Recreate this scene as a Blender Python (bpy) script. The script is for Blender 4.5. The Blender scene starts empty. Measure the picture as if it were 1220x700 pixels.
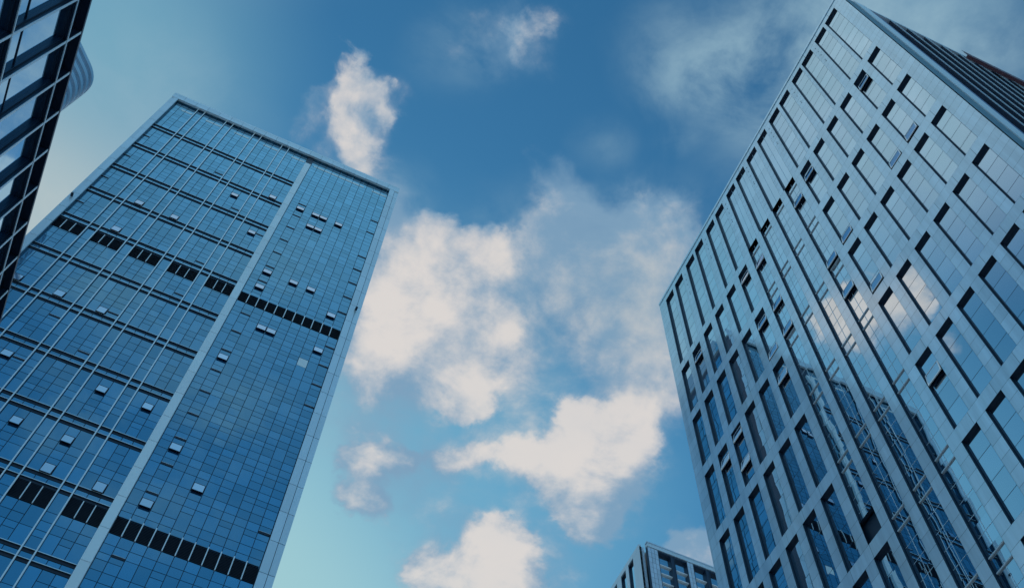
import bpy, bmesh, math, random
from mathutils import Vector, Matrix

random.seed(11)
scene = bpy.context.scene
COL = scene.collection
EYE = 1.6

# ------------------------------------------------------------------ camera
cam_data = bpy.data.cameras.new("camera")
cam = bpy.data.objects.new("camera", cam_data)
COL.objects.link(cam)
cam_data.sensor_fit = 'HORIZONTAL'
cam_data.sensor_width = 36.0
cam_data.lens = 36.0 * 1348.42 / 1220.0
cam_data.clip_start = 0.1
cam_data.clip_end = 6000
RIGHT = Vector((0.91076227, -0.41222598, 0.02412124))
UP = Vector((-0.38068962, -0.81558792, 0.43576571))
BACK = Vector((-0.15996095, -0.40606167, -0.89973686))
m3 = Matrix((RIGHT, UP, BACK)).transposed()
cam.matrix_world = Matrix.Translation((0, 0, EYE)) @ m3.to_4x4()
scene.camera = cam

# ------------------------------------------------------------------ light and exposure
SUN_AZ = math.radians(-6)          # from +Y towards -X
SUN_EL = math.radians(38)
sun_data = bpy.data.lights.new("sun", 'SUN')
sun_data.energy = 2.0
sun_data.angle = math.radians(0.5)
sun_data.color = (1.0, 0.93, 0.84)
sun = bpy.data.objects.new("sun", sun_data)
COL.objects.link(sun)
sdir = Vector((math.sin(SUN_AZ) * math.cos(SUN_EL), math.cos(SUN_AZ) * math.cos(SUN_EL), math.sin(SUN_EL)))
sun.rotation_euler = (-sdir).to_track_quat('-Z', 'Y').to_euler()
sun.location = sdir * 400

scene.view_settings.view_transform = 'Standard'
scene.view_settings.look = 'None'
scene.view_settings.exposure = 0.0
scene.view_settings.gamma = 1.0
scene.view_settings.use_curve_mapping = False
scene.render.engine = 'CYCLES'
scene.cycles.max_bounces = 8
scene.cycles.glossy_bounces = 5
scene.cycles.diffuse_bounces = 3
scene.cycles.sample_clamp_indirect = 6

# ------------------------------------------------------------------ sky: Nishita, graded, with clouds fixed in the world's directions
# every cloud is an ellipse on the plane (x/z, y/z) of sky directions: centre x, y, rotation, half axes, weight
THICK = [
    (0.0783, 0.448, 141.4, 0.0734, 0.0669, 1) ,
    (0.1248, 0.5171, 82.3, 0.0985, 0.0911, 0.6) ,
    (0.0823, 0.5581, 70.7, 0.1109, 0.068, 0.75) ,
    (0.1744, 0.5909, 150.1, 0.0699, 0.058, 0.5) ,
    (0.1386, 0.4646, 134.5, 0.0763, 0.0732, 1) ,
    (0.1512, 0.5364, -144.3, 0.0801, 0.0757, 1) ,
    (0.0712, 0.496, 73.0, 0.074, 0.0569, 0.8) ,
    (0.1445, 0.427, 153.2, 0.0515, 0.041, 0.8) ,
    (0.1894, 0.4974, 66.2, 0.0711, 0.0367, 0.8) ,
    (0.19, 0.5725, 71.2, 0.0519, 0.0446, 0.85) ,
    (0.0776, 0.4146, 152.0, 0.037, 0.0278, 0.6) ,
    (-0.0432, 0.3372, 64.7, 0.0412, 0.0302, 0.8) ,
    (-0.0072, 0.3797, 49.8, 0.0477, 0.0352, 0.9) ,
    (-0.0097, 0.3304, -167.7, 0.0347, 0.0222, 0.7) ,
    (-0.0453, 0.3059, 136.2, 0.0211, 0.0191, 0.45) ,
    (0.254, 0.3298, -173.2, 0.0509, 0.0488, 0.6) ,
    (0.2359, 0.3649, 157.9, 0.0555, 0.0453, 0.5) ,
    (0.2923, 0.3778, 60.0, 0.0778, 0.056, 0.75) ,
    (0.3438, 0.4461, 61.5, 0.0885, 0.0434, 0.6) ,
    (0.1846, 0.3469, 178.5, 0.0388, 0.0251, 0.45) ,
    (0.3139, 0.5613, 25.7, 0.0668, 0.0658, 1) ,
    (0.3593, 0.5838, 64.4, 0.095, 0.0733, 1) ,
    (0.3586, 0.5436, 59.1, 0.0666, 0.055, 0.9) ,
    (0.2962, 0.5448, -170.9, 0.04, 0.0395, 0.6) ,
    (0.338, 0.6415, 60.9, 0.0655, 0.062, 1) ,
    (0.289, 0.6111, 67.0, 0.0511, 0.0489, 0.95) ,
    (0.3438, 0.5336, 163.0, 0.0539, 0.0492, 0.85) ,
    (0.2511, 0.6349, 154.5, 0.0767, 0.0318, 0.7) ,
    (0.2012, 0.6538, 140.9, 0.0561, 0.0288, 0.8) ,
    (0.3729, 0.6717, 57.4, 0.0441, 0.0419, 0.9) ,
    (0.2774, 0.7732, 145.8, 0.092, 0.0562, 1) ,
    (0.2899, 0.7326, 67.9, 0.0607, 0.0467, 0.95) ,
    (0.3313, 0.7631, 151.9, 0.0474, 0.0408, 0.9) ,
    (0.2354, 0.8062, 152.0, 0.0606, 0.0408, 0.7) ,
    (0.3156, 0.8252, 154.0, 0.1317, 0.0563, 1) ,
    (0.1218, 0.6901, 166.2, 0.053, 0.0419, 1.2) ,
    (0.1279, 0.746, -138.3, 0.0475, 0.0444, 1.1) ,
    (0.1613, 0.6738, 143.0, 0.0248, 0.0219, 0.8) ,
    (0.4841, 0.6541, 160.3, 0.0677, 0.0554, 1.3) ,
    (0.0731, 0.2199, 75.9, 0.0445, 0.0307, 0.5) ,
    (0.1028, 0.2047, 64.6, 0.0426, 0.0221, 0.3) ,
    (-0.4888, 0.352, 159.2, 0.0626, 0.0559, 1) ,  # seen in the glass of the right tower
    (-0.5124, 0.3204, 155.8, 0.0672, 0.0589, 1) ,  # seen in the glass of the right tower
    (-0.5369, 0.2988, 137.1, 0.0521, 0.041, 0.9) ,  # seen in the glass of the right tower
    (-0.599, 0.3265, -174.9, 0.0392, 0.032, 0.45) ,  # seen in the glass of the right tower
]
SOFT = [
    (0.1981, 0.4267, 155.0, 0.0706, 0.0625, 0.6) ,
    (0.2415, 0.4317, 163.5, 0.0665, 0.0635, 0.5) ,
    (0.2252, 0.3796, 156.9, 0.1021, 0.0812, 0.6) ,
    (0.3429, 0.4572, 61.4, 0.1452, 0.0774, 0.6) ,
    (0.1813, 0.4001, 155.0, 0.0651, 0.0508, 0.6) ,
    (0.2166, 0.5164, 67.4, 0.067, 0.0585, 0.3) ,
    (0.0966, 0.5944, 72.3, 0.1316, 0.0936, 0.85) ,
    (0.0732, 0.49, 69.6, 0.1264, 0.0711, 0.8) ,
    (-0.0072, 0.3842, 62.1, 0.0892, 0.0546, 0.7) ,
    (0.0327, 0.4212, 86.8, 0.0598, 0.0546, 0.6) ,
    (0.159, 0.5116, 68.7, 0.1427, 0.1063, 0.8) ,
    (0.2374, 0.3499, 157.6, 0.115, 0.0897, 1.15) ,
    (0.3166, 0.4068, 61.7, 0.1605, 0.0758, 1.2) ,
    (0.3085, 0.4733, 61.4, 0.106, 0.0776, 1.0) ,
    (0.1684, 0.3349, 51.1, 0.0481, 0.0409, 0.5) ,
    (0.1757, 0.3881, 65.3, 0.0603, 0.0555, 0.5) ,
    (0.336, 0.6066, 48.8, 0.1358, 0.1326, 0.7) ,
    (0.2101, 0.6519, 154.1, 0.1126, 0.055, 0.65) ,
    (0.2891, 0.765, 153.6, 0.161, 0.0942, 0.75) ,
    (0.1299, 0.716, 74.8, 0.0942, 0.0721, 0.6) ,
    (0.0774, 0.2204, 153.6, 0.0684, 0.0642, 0.6) ,
    (-0.0161, 0.3395, 168.2, 0.0611, 0.0555, 0.55) ,
    (-0.0678, 0.3546, 104.0, 0.0328, 0.03, 0.5) ,
    (0.1912, 0.7233, 140.7, 0.0843, 0.076, 0.35) ,
    (0.4861, 0.6519, 162.5, 0.0847, 0.0725, 0.5) ,
    (0.2288, 0.5432, 65.8, 0.08, 0.0493, 0.4) ,
]
VEIL = [
    (0.2382, 0.6061, 152.2, 0.1718, 0.1437, 0.55) ,
    (0.328, 0.1175, 159.3, 0.1957, 0.12, 0.6) ,
    (0.1925, 0.4244, 154.8, 0.1505, 0.1248, 0.5) ,
    (0.2106, 0.1798, 167.9, 0.0775, 0.069, 0.55) ,
    (0.2727, 0.1847, 53.8, 0.0987, 0.0772, 0.5) ,
    (0.3164, 0.0984, 157.9, 0.143, 0.0756, 0.6) ,
    (0.4457, 0.0716, 167.5, 0.1377, 0.1016, 0.6) ,
    (0.3247, 0.2306, 51.7, 0.0663, 0.0527, 0.3) ,
    (0.1823, 0.2742, 165.2, 0.0444, 0.0415, 0.3) ,
    (0.2452, 0.2452, 158.1, 0.0398, 0.0276, 0.25) ,
    (0.0312, 0.4172, 74.2, 0.069, 0.0549, 0.5) ,
    (0.2764, 0.3558, 170.9, 0.1304, 0.1212, 0.35) ,
    (0.0446, 0.2478, 153.3, 0.0775, 0.0605, 0.3) ,
    (0.0764, 0.6259, 76.0, 0.14, 0.1091, 0.45) ,
    (-0.2382, 0.6061, -152.2, 0.1718, 0.1437, 0.55) ,
    (-0.328, 0.1175, -159.3, 0.1957, 0.12, 0.6) ,
    (-0.1925, 0.4244, -154.8, 0.1505, 0.1248, 0.5) ,
    (-0.4207, 0.1684, 163.1, 0.1587, 0.1389, 0.75) ,
    (-0.3414, 0.1114, -167.4, 0.1287, 0.1018, 0.7) ,
    (-0.3753, 0.2716, 125.6, 0.0893, 0.063, 0.4) ,
    (-0.4582, 0.1163, -171.0, 0.1235, 0.0965, 0.6) ,
    (-0.1742, -0.5953, -167.5, 0.1382, 0.1202, 0.7) ,
    (-0.2062, -0.77, -131.7, 0.1276, 0.1012, 0.6) ,
    (-0.0475, -0.5066, -145.9, 0.1045, 0.0812, 0.5) ,
    (-0.0467, -0.6949, 156.0, 0.1498, 0.1302, 0.6) ,
    (-0.0674, -0.8708, -146.9, 0.1731, 0.1163, 0.5) ,
]
SKY_TINT = (0.32, 0.95, 1.14)
GLOWS = [((0.0, -2.4, 0.0, 2.6, 1.5, 1.0), (176, 208, 226)), ((-2.3, 0.5, 0.0, 1.6, 2.6, 1.0), (165, 203, 230)),  # unseen south and west horizon glows, added to light the facades
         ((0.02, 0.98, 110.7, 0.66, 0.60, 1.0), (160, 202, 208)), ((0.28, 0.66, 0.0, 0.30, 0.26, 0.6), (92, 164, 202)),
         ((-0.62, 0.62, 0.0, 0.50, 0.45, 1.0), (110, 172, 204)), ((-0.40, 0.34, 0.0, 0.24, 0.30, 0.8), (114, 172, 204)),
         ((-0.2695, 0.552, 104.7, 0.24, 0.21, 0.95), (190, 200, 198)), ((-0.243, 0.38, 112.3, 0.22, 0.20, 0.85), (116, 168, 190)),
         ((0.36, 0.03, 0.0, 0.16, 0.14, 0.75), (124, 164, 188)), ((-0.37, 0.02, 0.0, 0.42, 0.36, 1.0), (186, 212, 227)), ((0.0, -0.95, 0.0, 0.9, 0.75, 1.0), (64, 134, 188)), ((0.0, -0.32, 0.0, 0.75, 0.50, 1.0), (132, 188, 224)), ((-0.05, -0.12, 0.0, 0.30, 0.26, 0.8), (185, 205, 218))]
CLOUD_LIT = (222, 216, 212)
CLOUD_SHADE = (126, 160, 188)
GREY_CLOUD = (0.29, 0.40, 0.0, 0.17, 0.15, 0.85)
VEIL_COL = (144, 178, 196)


world = bpy.data.worlds.new("World")
scene.world = world
world.use_nodes = True
nt = world.node_tree
nt.nodes.clear()
N = nt.nodes.new
def lk(a, b): nt.links.new(a, b)
def mth(op, a, b=None, clamp=False):
    n = N('ShaderNodeMath'); n.operation = op; n.use_clamp = clamp
    for i, v in enumerate((a, b)):
        if v is None: continue
        if isinstance(v, (int, float)): n.inputs[i].default_value = v
        else: lk(v, n.inputs[i])
    return n.outputs[0]
def vmath(op, a, b=None, s=None):
    n = N('ShaderNodeVectorMath'); n.operation = op
    for i, v in enumerate((a, b)):
        if v is None: continue
        if isinstance(v, tuple): n.inputs[i].default_value = v
        else: lk(v, n.inputs[i])
    if s is not None: n.inputs['Scale'].default_value = s
    return n
def smooth(v, a, b, lo=0.0, hi=1.0):
    n = N('ShaderNodeMapRange'); n.interpolation_type = 'SMOOTHSTEP'
    lk(v, n.inputs['Value'])
    n.inputs['From Min'].default_value = a; n.inputs['From Max'].default_value = b
    n.inputs['To Min'].default_value = lo; n.inputs['To Max'].default_value = hi
    return n.outputs['Result']
def mixc(f, a, b):
    n = N('ShaderNodeMix'); n.data_type = 'RGBA'
    if isinstance(f, (int, float)): n.inputs[0].default_value = f
    else: lk(f, n.inputs[0])
    for i, v in ((6, a), (7, b)):
        if isinstance(v, tuple): n.inputs[i].default_value = v + (1,)
        else: lk(v, n.inputs[i])
    return n.outputs[2]
def noise(vec, scale, detail=6, rough=0.55, dist=0.0):
    n = N('ShaderNodeTexNoise'); lk(vec, n.inputs['Vector'])
    n.inputs['Scale'].default_value = scale; n.inputs['Detail'].default_value = detail
    n.inputs['Roughness'].default_value = rough; n.inputs['Distortion'].default_value = dist
    return n
def ellipse(vec, e, inner=0.0):
    n = N('ShaderNodeMapping'); n.vector_type = 'TEXTURE'
    lk(vec, n.inputs['Vector'])
    n.inputs['Location'].default_value = (e[0], e[1], 0)
    n.inputs['Rotation'].default_value = (0, 0, math.radians(e[2]))
    n.inputs['Scale'].default_value = (e[3], e[4], 1)
    return smooth(vmath('LENGTH', n.outputs[0]).outputs['Value'], inner, 1.0, e[5], 0.0)
def total(vec, table):
    # each ellipse waits for the sum before it, which keeps the shader's stack small
    s = None
    for e in table:
        v = vec
        if s is not None:
            n = N('ShaderNodeVectorMath'); n.operation = 'MULTIPLY_ADD'
            lk(s, n.inputs[0]); n.inputs[1].default_value = (1e-6, 1e-6, 0); lk(vec, n.inputs[2])
            v = n.outputs[0]
        b = ellipse(v, e)
        s = b if s is None else mth('ADD', s, b)
    return s
tc = N('ShaderNodeTexCoord')
sep = N('ShaderNodeSeparateXYZ'); lk(tc.outputs['Generated'], sep.inputs[0])
zz = mth('MAXIMUM', sep.outputs[2], 0.06)
cmb = N('ShaderNodeCombineXYZ')
lk(mth('DIVIDE', sep.outputs[0], zz), cmb.inputs[0]); lk(mth('DIVIDE', sep.outputs[1], zz), cmb.inputs[1])
plane = cmb.outputs[0]
def warp(vec, scale, amt, detail=3):
    w = noise(vec, scale, detail)
    return vmath('ADD', vec, vmath('SCALE', vmath('SUBTRACT', w.outputs['Color'], (0.5, 0.5, 0.5)).outputs[0], s=amt).outputs[0]).outputs[0]
wv = warp(warp(plane, 10, 0.075, 4), 38, 0.030, 6)
flat = vmath('MULTIPLY', wv, (1, 1, 0)).outputs[0]
body = mth('MINIMUM', total(flat, THICK), 1.25)
wisp = mth('MINIMUM', total(vmath('MULTIPLY', warp(warp(plane, 5, 0.10, 3), 22, 0.06, 5), (1, 1, 0)).outputs[0], SOFT), 1.15)
veil = mth('MINIMUM', total(vmath('MULTIPLY', warp(plane, 6, 0.09), (1, 1, 0)).outputs[0], VEIL), 1.0)
fb = noise(plane, 26, 11, 0.60, 0.2).outputs[0]
fb2 = noise(plane, 10, 9, 0.60, 0.4).outputs[0]
fb3 = noise(plane, 5.5, 8, 0.58, 0.3).outputs[0]
edge = mth('ADD', body, mth('MULTIPLY', mth('SUBTRACT', fb, 0.5), 1.15))
edge = mth('ADD', edge, mth('MULTIPLY', mth('SUBTRACT', fb2, 0.5), 0.65))
dense = mth('MULTIPLY', smooth(edge, 0.12, 0.62), smooth(body, 0.0, 0.25))
thin = mth('ADD', wisp, mth('MULTIPLY', mth('SUBTRACT', fb2, 0.5), 1.1))
thin = mth('ADD', thin, mth('MULTIPLY', mth('SUBTRACT', fb, 0.5), 0.6))
thin = mth('MULTIPLY', mth('MULTIPLY', smooth(thin, 0.02, 1.05), smooth(wisp, 0.0, 0.3)), 0.92)
mask = mth('SUBTRACT', 1.0, mth('MULTIPLY', mth('SUBTRACT', 1.0, mth('MULTIPLY', dense, 0.90)), mth('SUBTRACT', 1.0, thin)))
vmask = mth('MULTIPLY', veil, smooth(mth('ADD', fb2, mth('MULTIPLY', fb, 0.35)), 0.42, 0.90))
vmask = mth('MULTIPLY', vmask, 1.0, True)
# soft scattered cloud elsewhere in the sky, away from the part the towers frame
far = smooth(vmath('LENGTH', vmath('SUBTRACT', plane, (0.12, 0.45, 0.0)).outputs[0]).outputs['Value'], 0.75, 1.4)
gen = mth('MULTIPLY', mth('MULTIPLY', smooth(noise(plane, 2.3, 7, 0.55).outputs[0], 0.52, 0.72), far), 0.6)

sky = N('ShaderNodeTexSky')
sky.sky_type = 'NISHITA'; sky.sun_disc = False
sky.sun_elevation = SUN_EL; sky.sun_rotation = SUN_AZ
sky.air_density = 1.0; sky.dust_density = 0.6; sky.ozone_density = 1.6
G = 10.0   # colours below are written as seen; the background strength is 0.1
def seen(r, g, b):
    f = lambda c: ((c / 255 + 0.055) / 1.055) ** 2.4 if c > 10 else c / 255 / 12.92
    return tuple(G * f(c) for c in (r, g, b))
tint = N('ShaderNodeMix'); tint.data_type = 'RGBA'; tint.blend_type = 'MULTIPLY'
tint.inputs[0].default_value = 1.0
lk(sky.outputs[0], tint.inputs[6]); tint.inputs[7].default_value = SKY_TINT + (1,)
base = tint.outputs[2]
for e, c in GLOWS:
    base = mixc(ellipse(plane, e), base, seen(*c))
lit = mth('ADD', mth('MULTIPLY', mth('SUBTRACT', fb3, 0.5), 2.6), mth('MULTIPLY', mth('SUBTRACT', fb2, 0.5), 1.5))
lit = mth('ADD', mth('ADD', lit, mth('MULTIPLY', mth('SUBTRACT', fb, 0.5), 0.8)), mth('MULTIPLY', body, 0.45))
shade_f = smooth(lit, -0.10, 0.72)
cloud_col = mixc(shade_f, seen(*CLOUD_SHADE), seen(*CLOUD_LIT))
dull = ellipse(plane, GREY_CLOUD)
cloud_col = mixc(dull, cloud_col, mixc(shade_f, seen(130, 163, 188), seen(178, 188, 194)))
c1 = mixc(mth('MAXIMUM', vmask, gen), base, seen(*VEIL_COL))
c2 = mixc(mth('MULTIPLY', mask, 0.97), c1, cloud_col)
bg = N('ShaderNodeBackground'); bg.inputs['Strength'].default_value = 0.1
lk(c2, bg.inputs['Color'])
out = N('ShaderNodeOutputWorld'); lk(bg.outputs[0], out.inputs['Surface'])

# ------------------------------------------------------------------ materials
def material(name):
    m = bpy.data.materials.new(name); m.use_nodes = True
    return m, m.node_tree, m.node_tree.nodes['Principled BSDF']
def plain(name, col, rough=0.5, metal=0.0, spec=0.5, var=0.0, scale=0.6, coat=0.0):
    m, t, b = material(name)
    b.inputs['Roughness'].default_value = rough; b.inputs['Metallic'].default_value = metal
    b.inputs['Specular IOR Level'].default_value = spec
    b.inputs['Base Color'].default_value = col + (1,)
    if coat: b.inputs['Coat Weight'].default_value = coat; b.inputs['Coat Roughness'].default_value = 0.08
    if var:
        tcn = t.nodes.new('ShaderNodeTexCoord')
        nz = t.nodes.new('ShaderNodeTexNoise'); nz.inputs['Scale'].default_value = scale; nz.inputs['Detail'].default_value = 5
        t.links.new(tcn.outputs['Object'], nz.inputs['Vector'])
        at = t.nodes.new('ShaderNodeAttribute'); at.attribute_name = 'tone'
        ad = t.nodes.new('ShaderNodeMath'); ad.operation = 'ADD'
        t.links.new(nz.outputs[0], ad.inputs[0]); t.links.new(at.outputs['Fac'], ad.inputs[1])
        mr = t.nodes.new('ShaderNodeMapRange'); mr.inputs['From Min'].default_value = 0.2; mr.inputs['From Max'].default_value = 1.3
        mr.inputs['To Min'].default_value = 1 - var; mr.inputs['To Max'].default_value = 1 + var
        t.links.new(ad.outputs[0], mr.inputs['Value'])
        vm = t.nodes.new('ShaderNodeVectorMath'); vm.operation = 'SCALE'; vm.inputs[0].default_value = col
        t.links.new(mr.outputs[0], vm.inputs['Scale'])
        t.links.new(vm.outputs[0], b.inputs['Base Color'])
    return m
def mirror_glass(name, body, tint, f0, wave=0.0, wscale=0.5, var=0.25, power=3.0, rough=0.0, stain=False):
    """tinted curtain-wall glass: a dark body under a coated mirror whose strength grows towards grazing"""
    m, t, b = material(name)
    t.nodes.remove(b)
    outn = t.nodes['Material Output']
    at = t.nodes.new('ShaderNodeAttribute'); at.attribute_name = 'tone'
    df = t.nodes.new('ShaderNodeBsdfDiffuse')
    mr = t.nodes.new('ShaderNodeMapRange'); mr.inputs['To Min'].default_value = 1 - var; mr.inputs['To Max'].default_value = 1 + var
    t.links.new(at.outputs['Fac'], mr.inputs['Value'])
    vm = t.nodes.new('ShaderNodeVectorMath'); vm.operation = 'SCALE'; vm.inputs[0].default_value = body
    t.links.new(mr.outputs[0], vm.inputs['Scale']); t.links.new(vm.outputs[0], df.inputs['Color'])
    if stain:   # rain streaks and dust on the panels: long vertical marks of the material itself
        tcs = t.nodes.new('ShaderNodeTexCoord'); ms = t.nodes.new('ShaderNodeMapping'); ms.inputs['Scale'].default_value = (1.6, 1.6, 0.10)
        t.links.new(tcs.outputs['Object'], ms.inputs['Vector'])
        ns = t.nodes.new('ShaderNodeTexNoise'); ns.inputs['Scale'].default_value = 1.0; ns.inputs['Detail'].default_value = 7; ns.inputs['Roughness'].default_value = 0.65
        t.links.new(ms.outputs[0], ns.inputs['Vector'])
        rs = t.nodes.new('ShaderNodeMapRange'); rs.inputs['From Min'].default_value = 0.35; rs.inputs['From Max'].default_value = 0.65
        rs.inputs['To Min'].default_value = 0.80; rs.inputs['To Max'].default_value = 1.06
        t.links.new(ns.outputs[0], rs.inputs['Value'])
        v2 = t.nodes.new('ShaderNodeVectorMath'); v2.operation = 'SCALE'
        t.links.new(vm.outputs[0], v2.inputs[0]); t.links.new(rs.outputs[0], v2.inputs['Scale']); t.links.new(v2.outputs[0], df.inputs['Color'])
    gl = t.nodes.new('ShaderNodeBsdfGlossy'); gl.inputs['Roughness'].default_value = rough
    g1 = t.nodes.new('ShaderNodeMapRange'); g1.inputs['To Min'].default_value = 1 - 0.20 * var; g1.inputs['To Max'].default_value = 1 + 0.14 * var
    t.links.new(at.outputs['Fac'], g1.inputs['Value'])
    g2 = t.nodes.new('ShaderNodeVectorMath'); g2.operation = 'SCALE'; g2.inputs[0].default_value = tint
    t.links.new(g1.outputs[0], g2.inputs['Scale']); t.links.new(g2.outputs[0], gl.inputs['Color'])
    lw = t.nodes.new('ShaderNodeLayerWeight'); lw.inputs['Blend'].default_value = 0.5
    pw = t.nodes.new('ShaderNodeMath'); pw.operation = 'POWER'; pw.inputs[1].default_value = power
    t.links.new(lw.outputs['Facing'], pw.inputs[0])
    fr = t.nodes.new('ShaderNodeMapRange'); fr.inputs['To Min'].default_value = f0; fr.inputs['To Max'].default_value = 1.0
    t.links.new(pw.outputs[0], fr.inputs['Value'])
    mx = t.nodes.new('ShaderNodeMixShader')
    t.links.new(fr.outputs[0], mx.inputs[0]); t.links.new(df.outputs[0], mx.inputs[1]); t.links.new(gl.outputs[0], mx.inputs[2])
    t.links.new(mx.outputs[0], outn.inputs['Surface'])
    if wave:
        tcn = t.nodes.new('ShaderNodeTexCoord')
        off = t.nodes.new('ShaderNodeVectorMath'); off.operation = 'ADD'
        sc = t.nodes.new('ShaderNodeVectorMath'); sc.operation = 'SCALE'; sc.inputs[0].default_value = (37, 19, 53)
        t.links.new(at.outputs['Fac'], sc.inputs['Scale'])
        t.links.new(tcn.outputs['Object'], off.inputs[0]); t.links.new(sc.outputs[0], off.inputs[1])
        nz = t.nodes.new('ShaderNodeTexNoise'); nz.inputs['Scale'].default_value = wscale; nz.inputs['Detail'].default_value = 1.5
        t.links.new(off.outputs[0], nz.inputs['Vector'])
        bp = t.nodes.new('ShaderNodeBump'); bp.inputs['Distance'].default_value = wave; bp.inputs['Strength'].default_value = 1.0
        t.links.new(nz.outputs[0], bp.inputs['Height']); t.links.new(bp.outputs[0], gl.inputs['Normal'])
    return m
GLASS_A = mirror_glass("tower_glass", (0.006, 0.060, 0.150), (0.50, 0.82, 0.95), 0.46, wave=0.005, wscale=0.35, var=0.45, power=2.2)
GLASS_B = mirror_glass("clad_tower_glass", (0.006, 0.030, 0.065), (0.90, 0.97, 1.0), 0.72, wave=0.0055, wscale=0.28, var=0.35, power=1.6)
GLASS_C = mirror_glass("near_office_glass", (0.012, 0.040, 0.075), (0.45, 0.76, 1.0), 0.60, wave=0.004, wscale=0.4, var=0.2, power=2.0)
SASH = mirror_glass("tilted_sash_glass", (0.08, 0.16, 0.28), (0.72, 0.86, 1.0), 0.45, var=0.15, power=1.4)
BACK = plain("dark_mullion_backing", (0.010, 0.035, 0.075), 0.5)
DARK = plain("dark_metal_and_shade", (0.011, 0.026, 0.055), 0.35)
BLACK = plain("navy_louver_and_shade", (0.010, 0.020, 0.040), 0.45)
TRIM = plain("pale_blue_aluminium", (0.74, 0.84, 0.90), 0.42, 0.5, var=0.06, scale=0.25)
FIN = plain("light_fin_aluminium", (0.92, 0.94, 0.95), 0.40, 0.5)
RIBM = plain("rib_panel_aluminium", (0.90, 0.94, 0.96), 0.45, 0.35, var=0.05, scale=0.2)
CLAD = mirror_glass("silver_cladding_panel", (0.64, 0.84, 0.98), (0.92, 0.98, 1.0), 0.14, wave=0.003, wscale=0.30, var=0.10, power=2.2, rough=0.10, stain=True)
SEAM = plain("panel_joint", (0.06, 0.10, 0.15), 0.6)
RETURN = plain("teal_return_panel", (0.14, 0.25, 0.31), 0.5, 0.1, var=0.1)
REVEAL = plain("navy_window_reveal", (0.018, 0.040, 0.070), 0.4, var=0.15)
WHITE = plain("white_metal", (0.72, 0.76, 0.80), 0.4, 0.1)
PALE = plain("pale_pane_and_reflection", (0.93, 0.95, 0.96), 0.5, 0.15)
LILAC = plain("lilac_grey_pier", (0.13, 0.17, 0.32), 0.4, 0.2)
STONE = plain("grey_stone_tile", (0.46, 0.60, 0.72), 0.4, 0.25, var=0.14, scale=0.8)
STONE2 = plain("light_stone_panel", (0.58, 0.72, 0.80), 0.4, 0.25, var=0.10, scale=0.5)
ROOFM = plain("roof_membrane", (0.18, 0.19, 0.20), 0.8, var=0.15)
RUST = plain("rust_red_cradle", (0.13, 0.055, 0.075), 0.55, var=0.2)
HAZY = plain("haze_tinted_ledge", (0.50, 0.66, 0.80), 0.45, 0.3)  # distance haze is put into this pale colour
HAZYGLASS = mirror_glass("haze_tinted_glass", (0.28, 0.42, 0.56), (0.8, 0.9, 1.0), 0.30, var=0.2, power=2.0)  # body paled for haze, which is painted in
CONC = plain("concrete_paving", (0.38, 0.38, 0.37), 0.85, var=0.15, scale=0.05)


# ------------------------------------------------------------------ mesh helpers
class MB:
    """collects quads and boxes; build() links them as one mesh object"""
    def __init__(self): self.v = []; self.f = []; self.mi = []; self.tone = []; self.mats = []
    def mat(self, m):
        if m not in self.mats: self.mats.append(m)
        return self.mats.index(m)
    def poly(self, pts, m, tone=None):
        i = len(self.v); self.v += [tuple(p) for p in pts]
        self.f.append(tuple(range(i, i + len(pts)))); self.mi.append(self.mat(m))
        self.tone.append(random.random() if tone is None else tone)
    def hexa(self, p, m, tone=None, faces=None):
        """p: 8 corners, 0-3 one face ring, 4-7 the opposite ring in the same order"""
        i = len(self.v); self.v += [tuple(q) for q in p]
        tone = random.random() if tone is None else tone
        for k, q in enumerate(((3, 2, 1, 0), (4, 5, 6, 7), (0, 1, 5, 4), (1, 2, 6, 5), (2, 3, 7, 6), (3, 0, 4, 7))):
            self.f.append(tuple(i + j for j in q)); self.mi.append(self.mat(m if not faces or faces.get(k) is None else faces[k])); self.tone.append(tone)
    def box(self, x0, x1, y0, y1, z0, z1, m, tone=None, T=None, under=None):
        p = [(x0, y0, z0), (x1, y0, z0), (x1, y1, z0), (x0, y1, z0), (x0, y0, z1), (x1, y0, z1), (x1, y1, z1), (x0, y1, z1)]
        if T: p = [T(*q) for q in p]
        self.hexa(p, m, tone, {0: under} if under else None)
    def build(self, name, parent=None):
        me = bpy.data.meshes.new(name); me.from_pydata(self.v, [], self.f)
        for m in self.mats: me.materials.append(m)
        me.polygons.foreach_set('material_index', self.mi)
        a = me.attributes.new('tone', 'FLOAT', 'FACE'); a.data.foreach_set('value', self.tone)
        me.validate(); me.update()
        bm = bmesh.new(); bm.from_mesh(me); bmesh.ops.recalc_face_normals(bm, faces=[f for f in bm.faces if any(len(e.link_faces) > 1 for e in f.edges)]); bm.to_mesh(me); bm.free()
        o = bpy.data.objects.new(name, me); COL.objects.link(o)
        if parent:
            o.parent = parent
            if parent.parent is None: o.location = -parent.location
        return o
def thing(name, label, cat, loc=(0, 0, 0), group=None):
    o = bpy.data.objects.new(name, None); COL.objects.link(o)
    o.empty_display_size = 1.0
    o['label'] = label; o['category'] = cat
    if group: o['group'] = group
    return o
CAM_INV = cam.matrix_world.inverted()
def pixel(p):
    q = CAM_INV @ Vector(p)
    if q.z >= -0.01: return None
    return (512 + 1131.8 * q.x / -q.z, 293.5 - 1131.8 * q.y / -q.z)
def in_frame(p, pad=0):
    q = pixel(p)
    return q is not None and -pad <= q[0] <= 1024 + pad and -pad <= q[1] <= 587 + pad
# ------------------------------------------------------------------ ground
g = MB(); g.poly([(-3000, -3000, 0), (3000, -3000, 0), (3000, 3000, 0), (-3000, 3000, 0)], CONC, 0.5)
o = g.build('ground'); o['kind'] = 'structure'

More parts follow.
